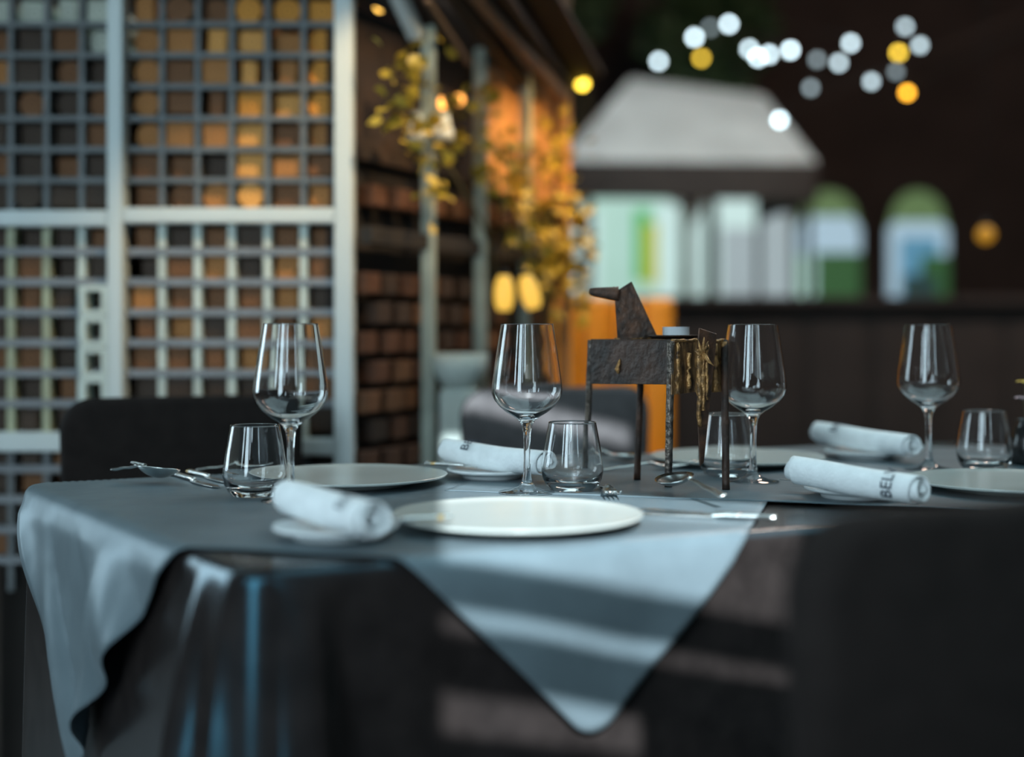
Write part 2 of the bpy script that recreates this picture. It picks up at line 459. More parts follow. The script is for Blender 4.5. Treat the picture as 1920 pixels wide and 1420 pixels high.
# ------------------------------------------------------------------ plates
def plate(loc, r, label, m, name='charger_plate', cat='plate', group='charger plates'):
    t = thing(name, label, cat, loc, 0, group)
    k = r
    top = [(0.0, 0.0105), (k * 0.80, 0.0105), (k * 0.93, 0.0118), (k * 0.985, 0.0135), (k, 0.0138), (k * 1.004, 0.0125), (k * 0.995, 0.0105),
           (k * 0.93, 0.0085), (k * 0.74, 0.0055), (0.0, 0.0055)]
    lathe('dish', top, m, t, 72)
    lathe('foot_ring', [(k * 0.60, 0.0056), (k * 0.62, 0.0), (k * 0.66, 0.0), (k * 0.70, 0.0057)], m, t, 48)
    return t
pl = plate((0.0058, 1.458, TT), 0.137, 'ivory charger plate at the front of the table, nearest the viewer', M['china'])
dup(pl, (-0.2273, 1.852, TT), 0, 'ivory charger plate behind the left wine glass')
dup(pl, (0.359, 2.125, TT), 0, 'ivory charger plate behind the right wine glass and rusty figure')
dup(pl, (0.668, 1.785, TT), 0, 'ivory charger plate at the right edge mirroring a tumbler')
sp = plate((-0.181, 1.368, TT), 0.064, 'small bread plate under the front left napkin roll', M['china2'], 'bread_plate', 'plate', 'bread plates')
dup(sp, (-0.030, 1.925, TT), 0, 'small bread plate under the napkin roll behind the middle wine glass')
dup(sp, (0.4375, 1.700, TT), 0, 'small bread plate under the lettered napkin roll at right')
dup(sp, (0.585, 2.215, TT), 0, 'small bread plate under the far right napkin roll')

# ------------------------------------------------------------------ napkin rolls
def napkin(pa, pb, r, label, text_at, flip, sag=0.0, tail=0.0):
    """A rolled napkin from pa (left end) to pb (right end): a spiral sheet with lettering round it."""
    pa, pb = Vector(pa), Vector(pb); d = pb - pa; L = d.length
    x = d.normalized(); y = Vector((0, 0, 1)).cross(x).normalized(); z = x.cross(y)
    t = thing('napkin_roll', label, 'napkin', pa, 0, 'rolled napkins')
    def frame(s, q, rad):                          # s along, angle q (0 = up, + = towards the viewer)
        c = x * (L * s) + z * (-sag * math.sin(PI * s))
        return c + (z * math.cos(q) - y * math.sin(q)) * rad
    turns = 3.2; ns = 110; nl = 22; th = 0.0019
    v, f = [], []
    prof = []
    for k in range(ns + 1):
        a = k / ns; q = a * turns * 2 * PI
        prof.append((q + 2.6, 0.0028 + (r - 0.0028) * a ** 0.85))
    tailn = 0
    if tail:
        q, rr = prof[-1]
        for k in range(1, 9): prof.append((q + 0.10 * k, rr + tail * (k / 8) ** 1.4)); tailn += 1
    def ring(s, dr, end):
        out = []
        for q, rad in prof:
            wv = 1 + 0.03 * math.sin(q * 2 + s * 5) + 0.025 * math.sin(s * 9 + q)
            sh = end * 0.006 * math.sin(q * 0.5)
            out.append(frame(min(1, max(0, s)), q, max(0.0008, rad * wv + dr)) + x * sh)
        return out
    n = len(prof)
    for i in range(nl + 1):
        s = i / nl; e = 1 if i in (nl,) else (-1 if i == 0 else 0)
        v += ring(s, 0, e)
    o_ = len(v)
    for i in range(nl + 1):
        s = i / nl; e = 1 if i in (nl,) else (-1 if i == 0 else 0)
        v += ring(s, -th, e)
    for i in range(nl):
        for k in range(n - 1):
            a = i * n + k
            f.append((a, a + 1, a + n + 1, a + n)); f.append((o_ + a, o_ + a + n, o_ + a + n + 1, o_ + a + 1))
    for k in range(n - 1):
        f.append((k, o_ + k, o_ + k + 1, k + 1)); b = nl * n + k; f.append((b, b + 1, o_ + b + 1, o_ + b))
    for i in range(nl):
        for k in (0, n - 1):
            a = i * n + k; f.append((a, a + n, o_ + a + n, o_ + a))
    obj('rolled_cloth', v, f, M['napkin'], t, True)
    # lettering printed round the roll
    cu = bpy.data.curves.new('lettering', 'FONT'); cu.body = 'BELV'; cu.size = 1.0; cu.resolution_u = 3
    to = bpy.data.objects.new('lettering_tmp', cu); C.objects.link(to)
    bpy.context.view_layer.update()
    me = bpy.data.meshes.new_from_object(to.evaluated_get(bpy.context.evaluated_depsgraph_get()))
    bpy.data.objects.remove(to); bpy.data.curves.remove(cu)
    bm = bmesh.new(); bm.from_mesh(me)
    bmesh.ops.triangulate(bm, faces=bm.faces)
    bmesh.ops.subdivide_edges(bm, edges=[e for e in bm.edges if e.calc_length() > 0.12], cuts=3)
    sz = 0.0215
    for vt in bm.verts:
        tx, ty = vt.co.x * sz, vt.co.y * sz
        rad = r * 1.075 + 0.0006
        if not flip:
            q = 2.2 - tx / rad * 0.92; s = (text_at * L - ty) / L
        else:
            q = 1.25 - tx / rad * 0.92; s = (text_at * L - ty) / L
        vt.co = frame(s, q, rad)
    bm.to_mesh(me); bm.free()
    link('lettering', me, M['ink'], t); me.materials.clear(); me.materials.append(M['ink'])
    return t
napkin((-0.240, 1.425, TT + 0.0355), (-0.130, 1.252, TT + 0.0345), 0.0200, 'white napkin roll on the bread plate left of the front charger', 0.86, True, 0.0, 0.010)
napkin((-0.097, 1.970, TT + 0.036), (0.047, 1.838, TT + 0.030), 0.0195, 'white napkin roll behind the middle wine glass stem', 0.32, True, 0.002, 0.012)
napkin((0.357, 1.690, TT + 0.037), (0.476, 1.556, TT + 0.0265), 0.0195, 'white napkin roll with navy lettering near its right end', 0.86, False, 0.001, 0.0)
napkin((0.527, 2.300, TT + 0.038), (0.634, 2.112, TT + 0.030), 0.0200, 'white napkin roll at the far right behind the lettered one', 0.30, True, 0.001, 0.012)

# ------------------------------------------------------------------ cutlery
def spoon_parts(t, L=0.20, a=0.031, b=0.0205, dp=0.008):
    v, f = [], []; n, rg = 28, 6
    for sgn in (0, 1):
        for i in range(rg + 1):
            q = i / rg
            for k in range(n):
                an = 2 * PI * k / n
                wx = a * q * math.cos(an); wy = b * q * math.sin(an) * (1 + 0.12 * math.cos(an))
                v.append((a + wx, wy, 0.0095 - dp * (1 - q * q) - (0.0011 if sgn else 0)))
    for sgn in (0, 1):
        o_ = sgn * (rg + 1) * n
        for i in range(rg):
            for k in range(n):
                p, q2 = o_ + i * n + k, o_ + i * n + (k + 1) % n
                f.append((p, q2, q2 + n, p + n) if not sgn else (p, p + n, q2 + n, q2))
    o2 = (rg + 1) * n
    for k in range(n):
        p, q2 = rg * n + k, rg * n + (k + 1) % n; f.append((p, q2, o2 + q2, o2 + p))
    obj('bowl', v, f, M['steel'], t, True)
    bar(t, [(2 * a - 0.003, 0.0085), (2 * a + 0.02, 0.0145), (0.5 * L, 0.0125), (0.8 * L, 0.0065), (L, 0.0025)],
        [0.0032, 0.0026, 0.0032, 0.0048, 0.0060], 'handle', M['steel'])

def bar(t, xz, hw, name, m, th=0.0016):
    pts = []; ns = 10
    for i in range(len(xz) - 1):
        for k in range(ns if i < len(xz) - 2 else ns + 1):
            s = k / ns; e = s * s * (3 - 2 * s)
            pts.append((xz[i][0] * (1 - s) + xz[i + 1][0] * s, xz[i][1] * (1 - e) + xz[i + 1][1] * e, hw[i] * (1 - s) + hw[i + 1] * s))
    v, f = [], []; n = 8
    for x_, z_, h_ in pts:
        for k in range(n):
            an = 2 * PI * k / n; v.append((x_, h_ * math.cos(an), z_ + th * math.sin(an)))
    for i in range(len(pts) - 1):
        for k in range(n):
            p, q = i * n + k, i * n + (k + 1) % n; f.append((p, p + n, q + n, q))
    f.append(tuple(range(n))); f.append(tuple(range((len(pts) - 1) * n, len(pts) * n))[::-1])
    return obj(name, v, f, m, t, True)

def fork_parts(t, L=0.20):
    for k in range(4):
        y = (k - 1.5) * 0.0058
        tube('tine', [(0, y * 0.95, 0.0135), (0.018, y, 0.0085), (0.036, y, 0.0062), (0.048, y * 0.9, 0.0072)], [0.0007, 0.0013, 0.0015, 0.0017], M['steel'], t, 6)
    bar(t, [(0.044, 0.0068), (0.058, 0.0085), (0.075, 0.0125), (0.5 * L, 0.0115), (0.8 * L, 0.006), (L, 0.0025)],
        [0.0105, 0.0105, 0.0034, 0.0030, 0.0045, 0.0058], 'handle', M['steel'])

def knife_parts(t, L=0.21, m=None, bm_=None):
    m = m or M['steel']
    prism('blade', [(0, 0.000, 0.0016), (0.012, 0.0065, 0.0016), (0.04, 0.0088, 0.0016), (0.095, 0.0075, 0.0016), (0.105, 0.003, 0.0016),
                    (0.105, -0.003, 0.0016), (0.02, -0.004, 0.0016)], (0, 0, 0.0014), M['steel'], t)
    bar(t, [(0.100, 0.0030), (0.115, 0.0040), (0.16, 0.0042), (L, 0.0040)], [0.0036, 0.0044, 0.0052, 0.0060], 'handle', m, 0.0030)
    bar(t, [(L - 0.006, 0.0040), (L, 0.0040), (L + 0.003, 0.0040)], [0.0061, 0.0062, 0.0040], 'end_cap', bm_ or m, 0.0032)

def cutlery(kind, tip, tail, label, lift=0.0, **kw):
    """kind laid with its working end at tip and its handle towards tail (plan points)."""
    d = Vector(tail) - Vector(tip)
    t = thing('dinner_' + kind, label, kind, (tip[0], tip[1], TT + lift), math.atan2(d.y, d.x), 'cutlery on the laid table')
    {'spoon': spoon_parts, 'fork': fork_parts, 'knife': knife_parts}[kind](t, **kw)
    return t
g2 = lambda px, py, h=0.0: ((px - 960) / F * ((0.215 - h) * F / (py - HZ)), (0.215 - h) * F / (py - HZ))
# right of the front charger
cutlery('spoon', g2(1246, 926), g2(1418, 979), 'polished spoon lying across a knife right of the front charger', 0.014, L=0.185, a=0.035, b=0.024, dp=0.010).rotation_euler.x = 0.24
cutlery('knife', g2(1196, 961), g2(1374, 976), 'steel knife under the bright spoon right of the front charger', L=0.17)
cutlery('knife', g2(1172, 970), g2(1272, 974), 'short steel knife partly hidden by the front charger rim', L=0.13)
cutlery('fork', g2(1152, 946), (0.118, 1.886), 'fork with tines up between the tumbler and the front charger', L=0.14)
# left table end
cutlery('spoon', (-0.462, 1.835), (-0.56, 1.89), 'dark-looking spoon lying alone at the left table end', 0.012, L=0.12, a=0.033, b=0.025, dp=0.013).rotation_euler.x = 0.18
cutlery('knife', (-0.392, 1.790), (-0.500, 1.955), 'steel knife beside the spoon at the left table end', L=0.19)
cutlery('knife', (-0.378, 1.835), (-0.478, 1.975), 'slim steel knife with brass end nearest the left chair', L=0.17, bm_=M['brass'])
cutlery('fork', (-0.352, 1.968), (-0.44, 2.0), 'fork seen through the left tumbler', L=0.13)
# back edge
cutlery('spoon', g2(1206, 872), g2(1120, 866), 'spoon near the back edge between the legs of the rusty figure', 0.003, L=0.14)
cutlery('fork', g2(1306, 884), g2(1212, 886), 'fork lying in front of the plate behind the rusty figure', L=0.15)
# butter knives on bread plates
def butter_knife(a, b, z, label):
    t = cutlery('knife', a, b, label, z, L=0.15, bm_=M['brass']); t.name = 'butter_knife'; return t
butter_knife((-0.215, 1.335), (-0.101, 1.372), 0.0145, 'butter knife with brass end between bread plate and front charger')
butter_knife((0.025, 1.895), (-0.118, 1.945), 0.0145, 'butter knife with brass end under the middle napkin roll')
butter_knife((0.352, 1.755), (0.50, 1.665), 0.0145, 'butter knife under the lettered napkin roll')

# ------------------------------------------------------------------ rusty animal figure
def animal():
    A, Bc, D_, Cc = Vector((0.2127, 1.785)), Vector((0.2946, 1.85)), Vector((0.1127, 1.91)), Vector((0.1946, 1.976))
    t = thing('animal_sculpture', 'rusty welded steel animal figure carrying a tealight dish', 'sculpture', (A.x, A.y, TT))
    o3 = Vector((A.x, A.y, 0))
    def q(p, z): return Vector((p.x, p.y, z)) - o3
    zt, zb_ = 0.1985, 0.140
    ex = (D_ - A).normalized(); ey = (Bc - A).normalized()
    ez = Vector((0, 0, 1))
    # side panels (long sides), front strip and the ragged rear plate
    prism('side_panel', [q(A, zt), q(D_, zt), q(D_, zb_ - 0.004), q(A, zb_)], Vector((ey.x, ey.y, 0)) * 0.003, M['rust'], t, 0.0006)
    prism('side_panel', [q(Bc, zt), q(Cc, zt), q(Cc, zb_), q(Bc, zb_)], Vector((ey.x, ey.y, 0)) * 0.003, M['rust'], t, 0.0006)
    prism('top_plate', [q(A, zt), q(Bc, zt), q(Cc, zt), q(D_, zt)], (0, 0, 0.003), M['rust'], t, 0.0006)
    prism('chest_plate', [q(D_, zt), q(Cc, zt), q(Cc, zb_ - 0.004), q(D_, zb_ - 0.004)], Vector((ex.x, ex.y, 0)) * 0.003, M['rust'], t, 0.0006)
    prism('rear_plate', [q(A, zt - 0.001), q(Bc, zt - 0.001), q(Bc, 0.127), q(A + (Bc - A) * 0.5, 0.129), q(A, 0.126)], Vector((ex.x, ex.y, 0)) * 0.003, M['patina'], t, 0.0006)
    # rough torch-cut weld beads down the rear plate and along its top
    rnd = random.Random(3)
    for fr, z0, z1, rr in ((0.10, 0.127, 0.196, 0.0036), (0.30, 0.134, 0.182, 0.0034), (0.80, 0.128, 0.194, 0.0046), (0.96, 0.128, 0.197, 0.005)):
        pts = []; rad = []
        for k in range(13):
            s = k / 12; p = A + (Bc - A) * (fr + rnd.uniform(-0.02, 0.02)) - ex * 0.0022
            pts.append(q(p, z0 + (z1 - z0) * s)); rad.append(rr * rnd.uniform(0.55, 1.15))
        tube('weld_bead', pts, rad, M['weld'], t, 8)
    pts = [q(A + (Bc - A) * (k / 14) - ex * 0.001, zt + rnd.uniform(-0.001, 0.0012)) for k in range(15)]
    tube('weld_bead', pts, [0.0022 * rnd.uniform(0.7, 1.3) for _ in pts], M['weld'], t, 8)
    p0 = A + (D_ - A) * 0.63 - ey * 0.002
    tube('weld_bead', [q(p0, 0.152), q(p0 + ex * 0.001, 0.158), q(p0 - ex * 0.002, 0.166), q(p0 - ex * 0.004, 0.173)], [0.0016, 0.0042, 0.0028, 0.0006], M['weld'], t, 8)
    # legs
    def leg(top, foot, r=0.0050, m=M['rustlt'], z0=zt):
        a, b = q(top, z0), q(foot, 0.0005)
        pts = [a + (b - a) * (k / 16) + Vector((rnd.uniform(-1, 1), rnd.uniform(-1, 1), 0)) * 0.0003 for k in range(17)]
        tube('leg', pts, r, m, t, 10)
    leg(A, Vector((0.2114, 1.804)), 0.0052); leg(Bc, Vector((0.284, 1.770)), 0.0052, M['rust'])
    leg(D_, Vector((0.1085, 1.945)), 0.0046); leg(Cc - ey * 0.012 - ex * 0.01, Vector((0.1775, 1.892)), 0.0050, M['rust'])
    # neck plate and snout
    mid = lambda fx, fy: A + (D_ - A) * fx + (Bc - A) * fy
    Yn = 1.885
    def nz(px, py, Y=Yn): return P(px, py, Y) - Vector((A.x, A.y, TT))
    zz = lambda p: p
    neck = [(1158, 638), (1153, 562), (1157, 545), (1184, 528), (1233, 632)]
    prism('neck_plate', [nz(*p) for p in neck], (0.0, 0.0036, 0), M['rust2'], t, 0.0006)
    s0, s1 = nz(1154, 551), nz(1105, 547)
    tube('snout', [s0 + Vector((0.004, 0, 0)), s0, s0 + (s1 - s0) * 0.3, s0 + (s1 - s0) * 0.75, s1 + (s0 - s1) * 0.05, s1], [0.0105, 0.0098, 0.0086, 0.0066, 0.0050, 0.0028], M['rust2'], t, 14)
    tube('weld_bead', [nz(1152, 538), nz(1149, 548), nz(1150, 557), nz(1156, 564)], [0.0016, 0.0026, 0.0030, 0.0014], M['weld'], t, 8)
    tube('weld_bead', [nz(1152, 636), nz(1175, 635), nz(1205, 634), nz(1236, 634)], [0.0022, 0.0016, 0.0020, 0.0012], M['weld'], t, 8)
    # dish for the candle
    dc = nz(1262, 637, 1.875)
    dish = lathe('candle_dish', [(0.0, 0.0), (0.026, 0.0005), (0.034, 0.0028), (0.0385, 0.0055), (0.0375, 0.0058), (0.033, 0.0040), (0.026, 0.0022), (0.0, 0.002)], M['rust'], t, 40)
    dish.location = (dc.x, dc.y, zt + 0.0016)
    # tail: a long pointed plate hung on the rear
    Yt = 1.79
    tail = [(1310, 615), (1346, 626), (1344, 645), (1320, 868), (1312, 876), (1309, 800), (1306, 700), (1308, 650)]
    prism('tail_plate', [nz(px, py, Yt) + Vector((0.0, (px - 1310) / 36 * 0.012, 0)) for px, py in tail], (-0.001, 0.003, 0), M['rust2'], t, 0.0009)
    for x0, r_, a_, b_ in ((1311, 0.0066, 655, 800), (1318, 0.0062, 650, 770), (1325, 0.0040, 645, 750)):
        pts, rad = [], []
        for k in range(14):
            s = k / 13; pts.append(nz(x0 + rnd.uniform(-1.5, 1.5), a_ + (b_ - a_) * s, Yt - 0.004)); rad.append(r_ * (1 - 0.6 * s) * rnd.uniform(0.6, 1.2))
        tube('weld_bead', pts, rad, M['weld'], t, 8)
    for a_, b_ in (((1316, 662), (1309, 638)), ((1318, 660), (1320, 632)), ((1314, 664), (1303, 658)), ((1318, 664), (1338, 686)), ((1320, 655), (1328, 640))):
        tube('weld_spike', [nz(*a_, Yt - 0.006), nz((a_[0] + b_[0]) / 2, (a_[1] + b_[1]) / 2 + 2, Yt - 0.010), nz(*b_, Yt - 0.009)], [0.0044, 0.0024, 0.0004], M['weld'], t, 6)
    return Vector((A.x + dc.x, A.y + dc.y, TT + zt + 0.0038))
dishp = animal()
tl = thing('tealight', 'silver tealight candle in the dish on the rusty figure', 'candle', (dishp.x + 0.004, dishp.y, dishp.z))
lathe('cup', [(0.0, 0.0), (0.0185, 0.0), (0.0188, 0.0008), (0.0188, 0.0145), (0.0193, 0.015), (0.0182, 0.015), (0.0180, 0.0125)], M['alu'], tl, 40)
lathe('wax', [(0.0181, 0.0128), (0.012, 0.0126), (0.0, 0.0127)], M['wax'], tl, 32)
tube('wick', [(0, 0, 0.0125), (0.0004, 0, 0.0155), (0.001, 0, 0.0175)], 0.0005, M['dark'], tl, 6)

# ------------------------------------------------------------------ bud vase at the right edge
fv = thing('bud_vase', 'small dark bud vase with yellow and pale flowers at the right edge', 'vase', (0.812, 2.10, TT))
M['darkglass'] = mat('smoked_glass', (0.02, 0.02, 0.02), 0.12, var=0.1, spec=0.5)
lathe('vase_body', [(0.0, 0.0), (0.024, 0.0), (0.0275, 0.01), (0.028, 0.035), (0.022, 0.056), (0.0165, 0.066), (0.018, 0.073), (0.0165, 0.073), (0.015, 0.066), (0.02, 0.055), (0.0, 0.05)], M['darkglass'], fv, 36)
M['petaly'] = mat('yellow_petal', (0.55, 0.36, 0.02), 0.6, var=0.2, scale=30)
M['petalp'] = mat('pale_pink_petal', (0.45, 0.36, 0.42), 0.6, var=0.2, scale=30)
for fx, fy, fz, m, np_, pr in ((-0.008, -0.01, 0.130, M['petaly'], 9, 0.016), (-0.006, 0.0, 0.104, M['petalp'], 7, 0.018), (0.014, 0.004, 0.12, M['petalp'], 8, 0.016), (0.02, -0.006, 0.138, M['petaly'], 9, 0.014)):
    tube('stem', [(fx * 0.2, fy * 0.2, 0.04), (fx * 0.6, fy * 0.6, fz * 0.7), (fx, fy, fz)], 0.001, M['stem'], fv, 6)
    v, f = [], []
    for k in range(np_):
        an = 2 * PI * k / np_; c, s = math.cos(an), math.sin(an); b = len(v)
        for (rr, ww, zz) in ((0.002, 0.001, 0), (pr * 0.6, 0.004, 0.004), (pr, 0.0015, 0.002)):
            v += [(fx + rr * c - ww * s, fy + rr * s + ww * c, fz + zz), (fx + rr * c + ww * s, fy + rr * s - ww * c, fz + zz)]
        f += [(b, b + 1, b + 3, b + 2), (b + 2, b + 3, b + 5, b + 4)]
    obj('flower_head', v, f, m, fv)

# ------------------------------------------------------------------ chairs
def chair(loc, rz, label):
    """Local frame: the sitter faces +Y, backrest at y = 0."""
    t = thing('dining_chair', label, 'chair', loc, rz, 'black dining chairs')
    bm = bmesh.new()
    # backrest: a padded panel with rounded top corners, gently bowed
    W, Hh, T = 0.215, 0.393, 0.045
    prof = []
    for k in range(9):
        a = PI / 2 * k / 8; prof.append((W - 0.055 + 0.055 * math.sin(a), Hh - 0.055 + 0.055 * math.cos(a)))
    out = [(-x, z) for x, z in prof[::-1]] + [(x, z) for x, z in prof]
    out = [(-W + 0.01, 0.0)] + out + [(W - 0.01, 0.0)]
    n = len(out)
    rings_ = []
    for (ins, y) in ((0.012, -T / 2), (0.003, -T / 2 + 0.006), (0.0, 0), (0.003, T / 2 - 0.006), (0.012, T / 2)):
        cx, cz = 0, Hh / 2
        rings_.append([bm.verts.new((x * (1 - ins / W), y + 0.10 * x * x, 0.455 + cz + (z - cz) * (1 - ins / (Hh / 2)))) for x, z in out])
    for a, b in zip(rings_, rings_[1:]):
        for i in range(n): bm.faces.new((a[i], a[(i + 1) % n], b[(i + 1) % n], b[i]))
    for rr in (rings_[0], rings_[-1]):
        c = bm.verts.new((0, rr[0].co.y - 0.004 * (1 if rr is rings_[0] else -1), 0.455 + Hh / 2))
        for i in range(n): bm.faces.new((rr[i], rr[(i + 1) % n], c))
    from_bm('backrest', bm, M['chair'], t, True)
    box('seat', (0, 0.215, 0.435), (0.43, 0.40, 0.07), M['chair'], t, 0.025, None, 3, True)
    for sx in (-1, 1):
        tube('leg', [(sx * 0.185, 0.385, 0.41), (sx * 0.195, 0.40, 0.0)], [0.014, 0.010], M['chairleg'], t, 10)
        tube('leg', [(sx * 0.185, 0.02, 0.50), (sx * 0.185, 0.03, 0.40), (sx * 0.198, -0.03, 0.0)], [0.013, 0.014, 0.010], M['chairleg'], t, 10)
    return t
RU = math.atan2(U.y, U.x)
# far side chairs face the viewer, near chair faces away
c0 = chair((-0.585, 2.385, 0), RU + PI, 'black padded chair at the left in front of the log screen')
c1 = dup(c0, (0.092, 2.76, 0), RU + PI, 'padded chair behind the middle of the table, greyed by a painted reflection')
for ch in c1.children:
    if not ch.name.startswith('leg'): ch.data = ch.data.copy(); ch.data.materials[0] = M['charcoal']
dup(c0, (0.375, 0.945, 0), RU + 0.03, 'out of focus black chair in the right foreground')

# an unseen parasol, added to darken the left end of the table
pz = thing('added_shade_parasol', 'unseen dark square parasol added to shade the left end of the table', 'parasol', (-1.22, 0.88, 0))
for k in range(4):
    Rk = Matrix.Rotation(k * PI / 2, 3, 'Z')
    prism('canopy_panel', [Rk @ Vector((-1.15, -1.15, 2.0)), Rk @ Vector((1.15, -1.15, 2.0)), Vector((0, 0, 2.45))], (0, 0, 0.006), M['dark'], pz)
    tube('rib', [(0, 0, 2.42), tuple(Rk @ Vector((1.13, 1.13, 1.99)))], 0.008, M['dark'], pz, 8)
tube('pole', [(0, 0, 0.03), (0, 0, 2.46)], 0.02, M['dark'], pz, 12)
box('base', (0, 0, 0.03), (0.45, 0.45, 0.06), M['dark'], pz, 0.01)

# ------------------------------------------------------------------ log screen at the left
YL = 2.66
def build_screen():
    t = thing('log_screen', 'tall white framed screen with a steel grid full of sawn log ends', 'screen', (P(430, 0, YL).x, YL, 0))
    o3 = Vector(t.location)
    def X(px): return (px - 960) / F * YL
    def Z(py): return ZC - (py - HZ) / F * YL
    def rect(name, x0, x1, y0, y1, yc, dep, m, bev=0.002, parent=t):
        return box(name, Vector(((X(x0) + X(x1)) / 2, yc, (Z(y0) + Z(y1)) / 2)) - o3, (abs(X(x1) - X(x0)), dep, abs(Z(y1) - Z(y0))), m, parent, bev)
    top, bot = -60, HZ + ZC * F / YL
    for x0, x1 in ((207, 236), (629, 664), (-150, -118)): rect('post', x0, x1, top, bot, YL, 0.05, M['white'], 0.004)
    for y0, y1 in ((391, 420), (822, 853)):
        rect('rail', 236, 629, y0, y1, YL, 0.045, M['white'], 0.004)
    rect('rail', -118, 207, 396, 426, YL, 0.045, M['white'], 0.004); rect('rail', -118, 207, 810, 846, YL, 0.045, M['white'], 0.004)
    rect('rail', -118, 629, -60, -34, YL, 0.045, M['white'], 0.004)
    rect('back_panel', -118, 629, top, bot, YL + 0.33, 0.02, M['back'])
    # steel grid
    vR = [302, 369, 433, 500, 568]; vL = [-48, 18, 85, 151]
    hA = [-15, 45, 103, 162, 222, 280, 338]; hB = [472, 529, 586, 643, 700, 757]; hC = [880, 937, 994, 1051]
    for x in vR:
        rect('grid_bar', x - 5, x + 5, -34, 391, YL + 0.02, 0.03, M['bar'], 0)
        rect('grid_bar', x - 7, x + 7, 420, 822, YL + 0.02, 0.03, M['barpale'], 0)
        rect('grid_bar', x - 6, x + 6, 853, 1110, YL + 0.02, 0.03, M['bar'], 0)
    for x in vL:
        rect('grid_bar', x - 5, x + 5, -34, 396, YL + 0.02, 0.03, M['bar'], 0)
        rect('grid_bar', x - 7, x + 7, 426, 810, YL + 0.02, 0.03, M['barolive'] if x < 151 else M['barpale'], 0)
        rect('grid_bar', x - 6, x + 6, 846, 1110, YL + 0.02, 0.03, M['bar'], 0)
    for y in hA + hB + hC:
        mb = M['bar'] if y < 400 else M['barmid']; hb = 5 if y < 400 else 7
        rect('grid_bar', 236, 629, y - hb, y + hb, YL + 0.018, 0.034, mb, 0)
        rect('grid_bar', -118, 207, y - hb, y + hb, YL + 0.018, 0.034, mb, 0)
    # small white box frames in the left bay
    for yc in (564, 622, 680, 735):
        for (x0, x1, y0, y1) in ((158, 168, yc - 28, yc + 28), (197, 207, yc - 28, yc + 28), (168, 197, yc - 28, yc - 18), (168, 197, yc + 18, yc + 28)):
            rect('box_frame', x0, x1, y0, y1, YL + 0.0, 0.05, M['barpale'], 0)
    # sawn wood in the cells
    cache = {}
    def piece(kind, x, y, wpx, hpx, mi):
        wq, hq = round(wpx / 6) * 6, round(hpx / 6) * 6
        key = (kind, wq, hq, mi)
        sx, sz = wq / F * YL, hq / F * YL
        if key not in cache:
            bm = bmesh.new()
            if kind == 'o':
                n = 20
                a = [bm.verts.new((sx / 2 * math.cos(2 * PI * k / n) * (1 + 0.03 * math.sin(3 * k)), -0.12, sz / 2 * math.sin(2 * PI * k / n))) for k in range(n)]
                b = [bm.verts.new((v_.co.x, 0.12, v_.co.z)) for v_ in a]
                bm.faces.new(a); bm.faces.new(b[::-1])
                for k in range(n): bm.faces.new((a[k], a[(k + 1) % n], b[(k + 1) % n], b[k]))
            else:
                add_box(bm, (0, 0, 0), (sx, 0.24, sz), 0.003, 1)
            bmesh.ops.recalc_face_normals(bm, faces=bm.faces)
            me = bpy.data.meshes.new('log_end'); bm.to_mesh(me); bm.free(); me.materials.append(M['wood'][mi]); cache[key] = me
        o = bpy.data.objects.new('log_end' if kind == 'o' else 'wood_block', cache[key]); C.objects.link(o); o.parent = t
        o.location = Vector((X(x), YL + 0.142 + random.uniform(-0.012, 0.02), Z(y))) - o3
        o.rotation_euler = (0, random.uniform(-0.05, 0.05), 0)
    cR = [270, 335, 401, 466, 534, 600]; cL = [-82, -16, 51, 118, 182]
    rA = [16, 74, 133, 192, 251, 309, 366]; rB = [447, 501, 558, 615, 672, 729, 788]; rC = [868, 908, 965, 1022]
    # kind, width, height, wood: 0 amber 1 tan 2 brown 3 umber 4 peach 5 pale, reflection painted in
    mapR = ['n1 o2 o2 o0 o0 s0', 'o1 s1 n4 s4 s1 o0', 'o1 s2 s1 n4 n1 o0', 'o1 s2 n2 s0 s4 o0', 'o1 s1 s1 s4 s2 o1', 's2 s2 s3 s4 s1 s2', 's2 o2 o1 o4 s2 s1']  # brighter woods upper right, darker left: light falloff set in colour
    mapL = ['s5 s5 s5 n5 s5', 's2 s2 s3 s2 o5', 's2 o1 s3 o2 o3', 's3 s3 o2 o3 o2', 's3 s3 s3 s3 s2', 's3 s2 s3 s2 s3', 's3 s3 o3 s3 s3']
    S_ = {'o': (54, 54), 's': (54, 48), 'n': (36, 54)}
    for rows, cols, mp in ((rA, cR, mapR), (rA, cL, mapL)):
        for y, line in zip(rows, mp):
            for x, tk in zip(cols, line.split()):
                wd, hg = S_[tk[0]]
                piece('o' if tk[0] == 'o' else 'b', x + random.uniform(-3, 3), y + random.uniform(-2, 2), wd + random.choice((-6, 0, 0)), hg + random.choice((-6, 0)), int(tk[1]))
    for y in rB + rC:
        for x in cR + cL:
            mi = random.choice((2, 2, 1, 3)) if x > 236 else random.choice((3, 3, 2, 3))  # darker wood to the left and lower down paints the light falloff
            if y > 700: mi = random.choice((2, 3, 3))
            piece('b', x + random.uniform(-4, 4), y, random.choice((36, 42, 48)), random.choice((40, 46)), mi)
build_screen()
light('log_screen_spot', 'SPOT', (0.45, 1.60, 2.45), 135, (1.0, 0.74, 0.42), (-0.38, 2.66, 1.48), spot_size=math.radians(34), spot_blend=1.0, shadow_soft_size=0.08)  # unseen warm spot, added to brighten the log ends

